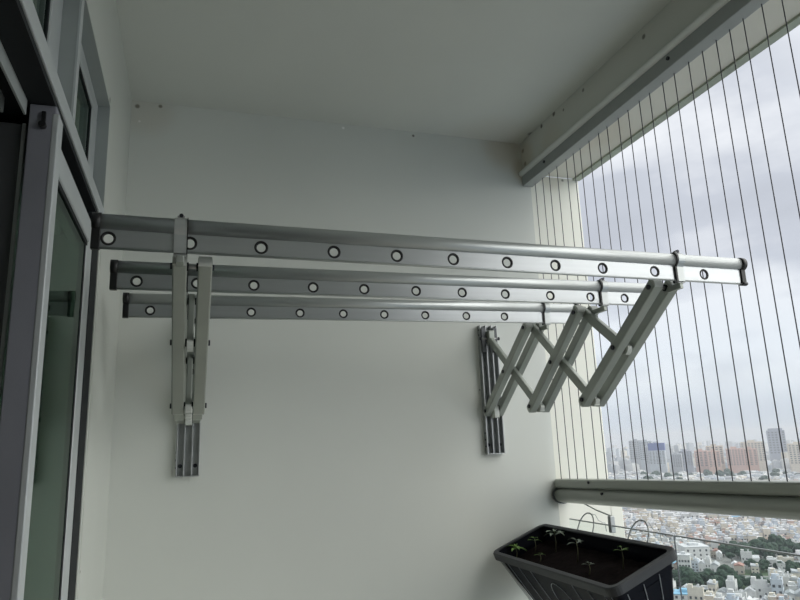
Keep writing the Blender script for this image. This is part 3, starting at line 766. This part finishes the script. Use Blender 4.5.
for i_ in range(6500):
    u = 1022+(rnd.random()**1.4)*3000; v = rnd.uniform(-.45, .32)*u
    h = rnd.choice((10, 12, 16, 20, 28, 36))*rnd.uniform(.7, 1.2)
    if rnd.random() < .06: h = rnd.uniform(50, 86)
    if u < 1290: h = rnd.uniform(7, 15)
    if any(abs(u-tu) < 50 and abs(v-tv) < 30 for tu, tv in TW): continue
    w, l = rnd.uniform(12, 30), rnd.uniform(14, 32); x, y = uv(u, v); M_ = Matrix.Translation((x, y, GZ)) @ Matrix.Rotation(rnd.random()*3, 4, 'Z')
    c = rnd.choice(C_)
    b.box((-w/2, -l/2, 0), (w/2, l/2, h), c, 0, M_)
    b.box((-w/3, -l/3, h), (w/5, l/4, h+2.5), rnd.choice(('r_grey', 'h_white', 'r_white')), 0, M_)
o = b.build('skyline'); tag(o, 'hazy mass of low blocks reaching to the skyline', 'buildings', kind='stuff')
# landmark low buildings
def lowblock(x, y, w, l, h, wall, roof, lab, rz):
    e_ = empty('building', (x, y, GZ), rz)
    b = MB(); b.box((-w/2, -l/2, .3), (w/2, l/2, h), wall, .1); q = b.build('wall'); q.parent = e_
    b = MB(); b.box((-w/2-.3, -l/2-.3, h), (w/2+.3, l/2+.3, h+.6), roof, .1); b.box((-w/5, -l/5, h+.6), (w/6, l/5, h+2.4), roof); q = b.build('roof'); q.parent = e_
    for f in range(int(h/3.5)):
        for k in range(4):
            for s in (-1, 1):
                b = MB(); b.box((w*(-.36+.24*k)-.7, s*l/2-.08, 1.2+f*3.5), (w*(-.36+.24*k)+.7, s*l/2+.08, 2.8+f*3.5), 'win_dark'); q = b.build('window'); q.parent = e_
    tag(e_, lab, 'building')
lowblock(402, 479, 20, 18, 15, 'h_white', 'r_white', 'large plain white block just right of the planter corner beyond the tree belt', rough_+.35)
lowblock(181*K, 223*K, 15, 13, 7, 'h_white', 'r_blue', 'low building with a bright blue roof at the bottom edge of the city view', rough_+.1)
lowblock(224*K, 274*K, 9, 9, 13, 'h_white', 'r_white', 'small white cube house below the tree belt, above the blue roof', rough_)
# towers on the skyline
def tower(az, R_, w, l, h, wall, lab, crown=None, rz=None, cols=7, rows=12, wc='win_dark', top=None):
    x, y = K*R_*sin(RAD(az)), K*R_*cos(RAD(az)); w *= K; l *= K; h *= K
    e_ = empty('apartment_tower', (x, y, GZ), rough_ if rz is None else rz)
    b = MB(); b.box((-w/2, -l/2, 0), (w/2, l/2, h), wall)
    if top == 'taper': b.box((-w*.4, -l*.4, h), (w*.4, l*.4, h+7), wall)
    q = b.build('wall'); q.parent = e_
    b = MB(); ch = crown[1]*K if crown else 2
    b.box((-w/2-.2, -l/2-.2, h-(ch if crown else 0)), (w/2+.2, l/2+.2, h+.6), crown[0] if crown else wall)
    b.box((-w/5, -l/5, h), (w/8, l/5, h+5), wall); q = b.build('roof'); q.parent = e_
    cols = max(3, cols-2); rows = 9; hh = h*.62-(ch if crown else 0)-2; z0 = h-(ch if crown else 0)-2-hh
    b = MB(); b.box((-w/cols*.27, -.3, 0), (w/cols*.27, .2, hh/rows*.45), wc); first = b.build('window')
    for k in range(cols):
        for f in range(rows):
            q = first if k == f == 0 else first.copy()
            if q is not first: COL.objects.link(q)
            q.location = (-w/2+w*(k+.5)/cols, -l/2, z0+hh*(f+.25)/rows); q.parent = e_
    tag(e_, lab, 'tower')
def az(x): # azimuth seen at pixel column x on the skyline
    d = fw+r2*((x-400)/F)-u2*((452-300)/F); return math.degrees(atan2(d.x, d.y))
def place(x, ztop, R_): return az(x)
tower(33.0+3.62, 1500, 26, 22, 62, 't_slate', 'grey high-rise at the left end of the skyline beside the column')
tower(37.35, 1450, 24, 20, 60, 't_concrete', 'pale grey high-rise second from the left on the skyline')
tower(38.15, 1250, 26, 22, 56, 't_concrete', 'grey tower with a dark blue crown on the skyline', crown=('t_blue', 12))
tower(37.7, 1350, 18, 20, 50, 't_slate', 'slim grey tower just left of the blue crowned tower')
tower(39.5, 1300, 18, 18, 36, 't_slate', 'low grey block right of the blue crowned tower')
tower(40.2, 1350, 22, 18, 40, 't_grey', 'slate grey block left of the pink apartment blocks')
tower(41.3, 1250, 20, 18, 41, 't_pink', 'pink apartment block at the left of the pink row', cols=5)
tower(42.3, 1270, 26, 18, 48, 't_cream', 'tall sand coloured apartment block behind the pink row', cols=6)
tower(42.2, 1230, 18, 18, 40, 't_orange', 'pinkish apartment block second in the pink row', cols=5)
tower(43.65, 1240, 26, 18, 43, 't_pink', 'broad pink apartment block in the middle of the pink row', cols=8)
tower(44.7, 1250, 20, 18, 42, 't_orange', 'pinkish orange apartment block at the right of the pink row', cols=5)
tower(44.9, 1330, 36, 20, 52, 't_cream', 'cream apartment slab behind the right end of the pink row', cols=9)
tower(46.55, 1500, 30, 24, 71, 't_grey', 'tallest slate grey tower on the right of the skyline', top='taper')
tower(47.9, 1200, 30, 20, 48, 't_cream', 'cream apartment tower at the right edge of the photo', cols=8)
tower(49.2, 1200, 30, 20, 46, 't_cream', 'cream apartment tower beyond the right edge', cols=8) if False else None

# trees: each its own crown and trunk
def crown_mesh(seed_):
    r_ = random.Random(seed_); b = MB()
    for k in range(9):
        t = bmesh.new(); bmesh.ops.create_icosphere(t, subdivisions=2, radius=1)
        a = r_.random()*2*pi; rr = r_.uniform(0, 2.6); s = r_.uniform(1.5, 2.5); c = Vector((rr*cos(a), rr*sin(a), r_.uniform(4.5, 7.2)-.35*rr))
        for v in t.verts: v.co = c+v.co*s*(1+.22*r_.uniform(-1, 1))
        b.merge(t, 'tree_dark')
    me = bpy.data.meshes.new('crown'); b.bm.to_mesh(me); b.bm.free(); me.materials.append(MT['tree_dark']); return me
CM = [crown_mesh(i) for i in range(4)]
b = MB(); b.tube([(0, 0, 0), (0, 0, 5)], [.35, .2], 'trunk', 6); tm = b.build('trunk'); TM = tm.data; bpy.data.objects.remove(tm)
def tree(u, v, s, lab, grp):
    x, y = uv(u, v); e_ = empty('tree', (x, y, GZ+.3), rnd.random()*6); s *= 1.45; e_.scale = (s, s, s*rnd.uniform(.8, 1.1))
    a = bpy.data.objects.new('crown', rnd.choice(CM)); COL.objects.link(a); a.parent = e_
    a = bpy.data.objects.new('trunk', TM); COL.objects.link(a); a.parent = e_
    tag(e_, lab, 'tree', grp)
for i in range(34): tree(rnd.uniform(309, 333), -27+i*.85+rnd.uniform(-2, 2), rnd.uniform(.6, 1.0), 'dark green tree in the belt along the canal, right of the planter', 'canal belt trees left part')
for i in range(9): tree(rnd.uniform(309, 333), 4+i*.8+rnd.uniform(-1, 1), rnd.uniform(.5, .8), 'small dark tree in the clump at the right end of the canal belt', 'right clump trees of the canal belt')
for i in range(34):
    v = -5+i*.9; tree(405+.3*(v-10)+rnd.uniform(-20, 20), v+rnd.uniform(-2, 2), rnd.uniform(.7, 1.2), 'dark green tree in the big grove in the middle of the rooftops', 'grove trees beyond the canal')
for i in range(20): tree(rnd.uniform(354, 372), rnd.uniform(1, 50), rnd.uniform(.35, .7), 'dark green tree on the far bank of the canal', 'far canal bank trees')
for (u, v, s) in ((396, 29, 1.1), (400, 31, 1.0)): tree(u, v, s, 'round dark tree standing alone among roofs at the right edge', 'lone tree pair at right')
for (u, v, s) in ((268, 5, .8), (265, 7, .7), (271, 7, .6), (300, -12, .5)): tree(u, v, s, 'green tree among the nearest rooftops below the canal', 'trees among near roofs')
for i in range(26):
    u = rnd.uniform(1000, 1180); tree(u, rnd.uniform(-.14, .14)*u, rnd.uniform(1.3, 2.2), 'dark tree among distant blocks at the foot of the towers', 'trees at the foot of the towers')

# ------------------------------------------------------------------ haze over the city (a real thin volume)
hm = bpy.data.materials.new('haze'); hm.use_nodes = True; t = hm.node_tree; t.nodes.clear()
o_ = t.nodes.new('ShaderNodeOutputMaterial'); vsn = t.nodes.new('ShaderNodeVolumeScatter'); vsn.inputs['Color'].default_value = (.86, .93, 1, 1); vsn.inputs['Density'].default_value = .00020
t.links.new(vsn.outputs[0], o_.inputs['Volume']); MT['haze'] = hm
hm.cycles.homogeneous_volume = True
b = MB(); b.prism([uv(120, -700), uv(4300, -4300), uv(4300, 4300), uv(120, 700)], 2, GZ-1, GZ+170, 'haze')
o = b.build('city_haze'); o['kind'] = 'structure'
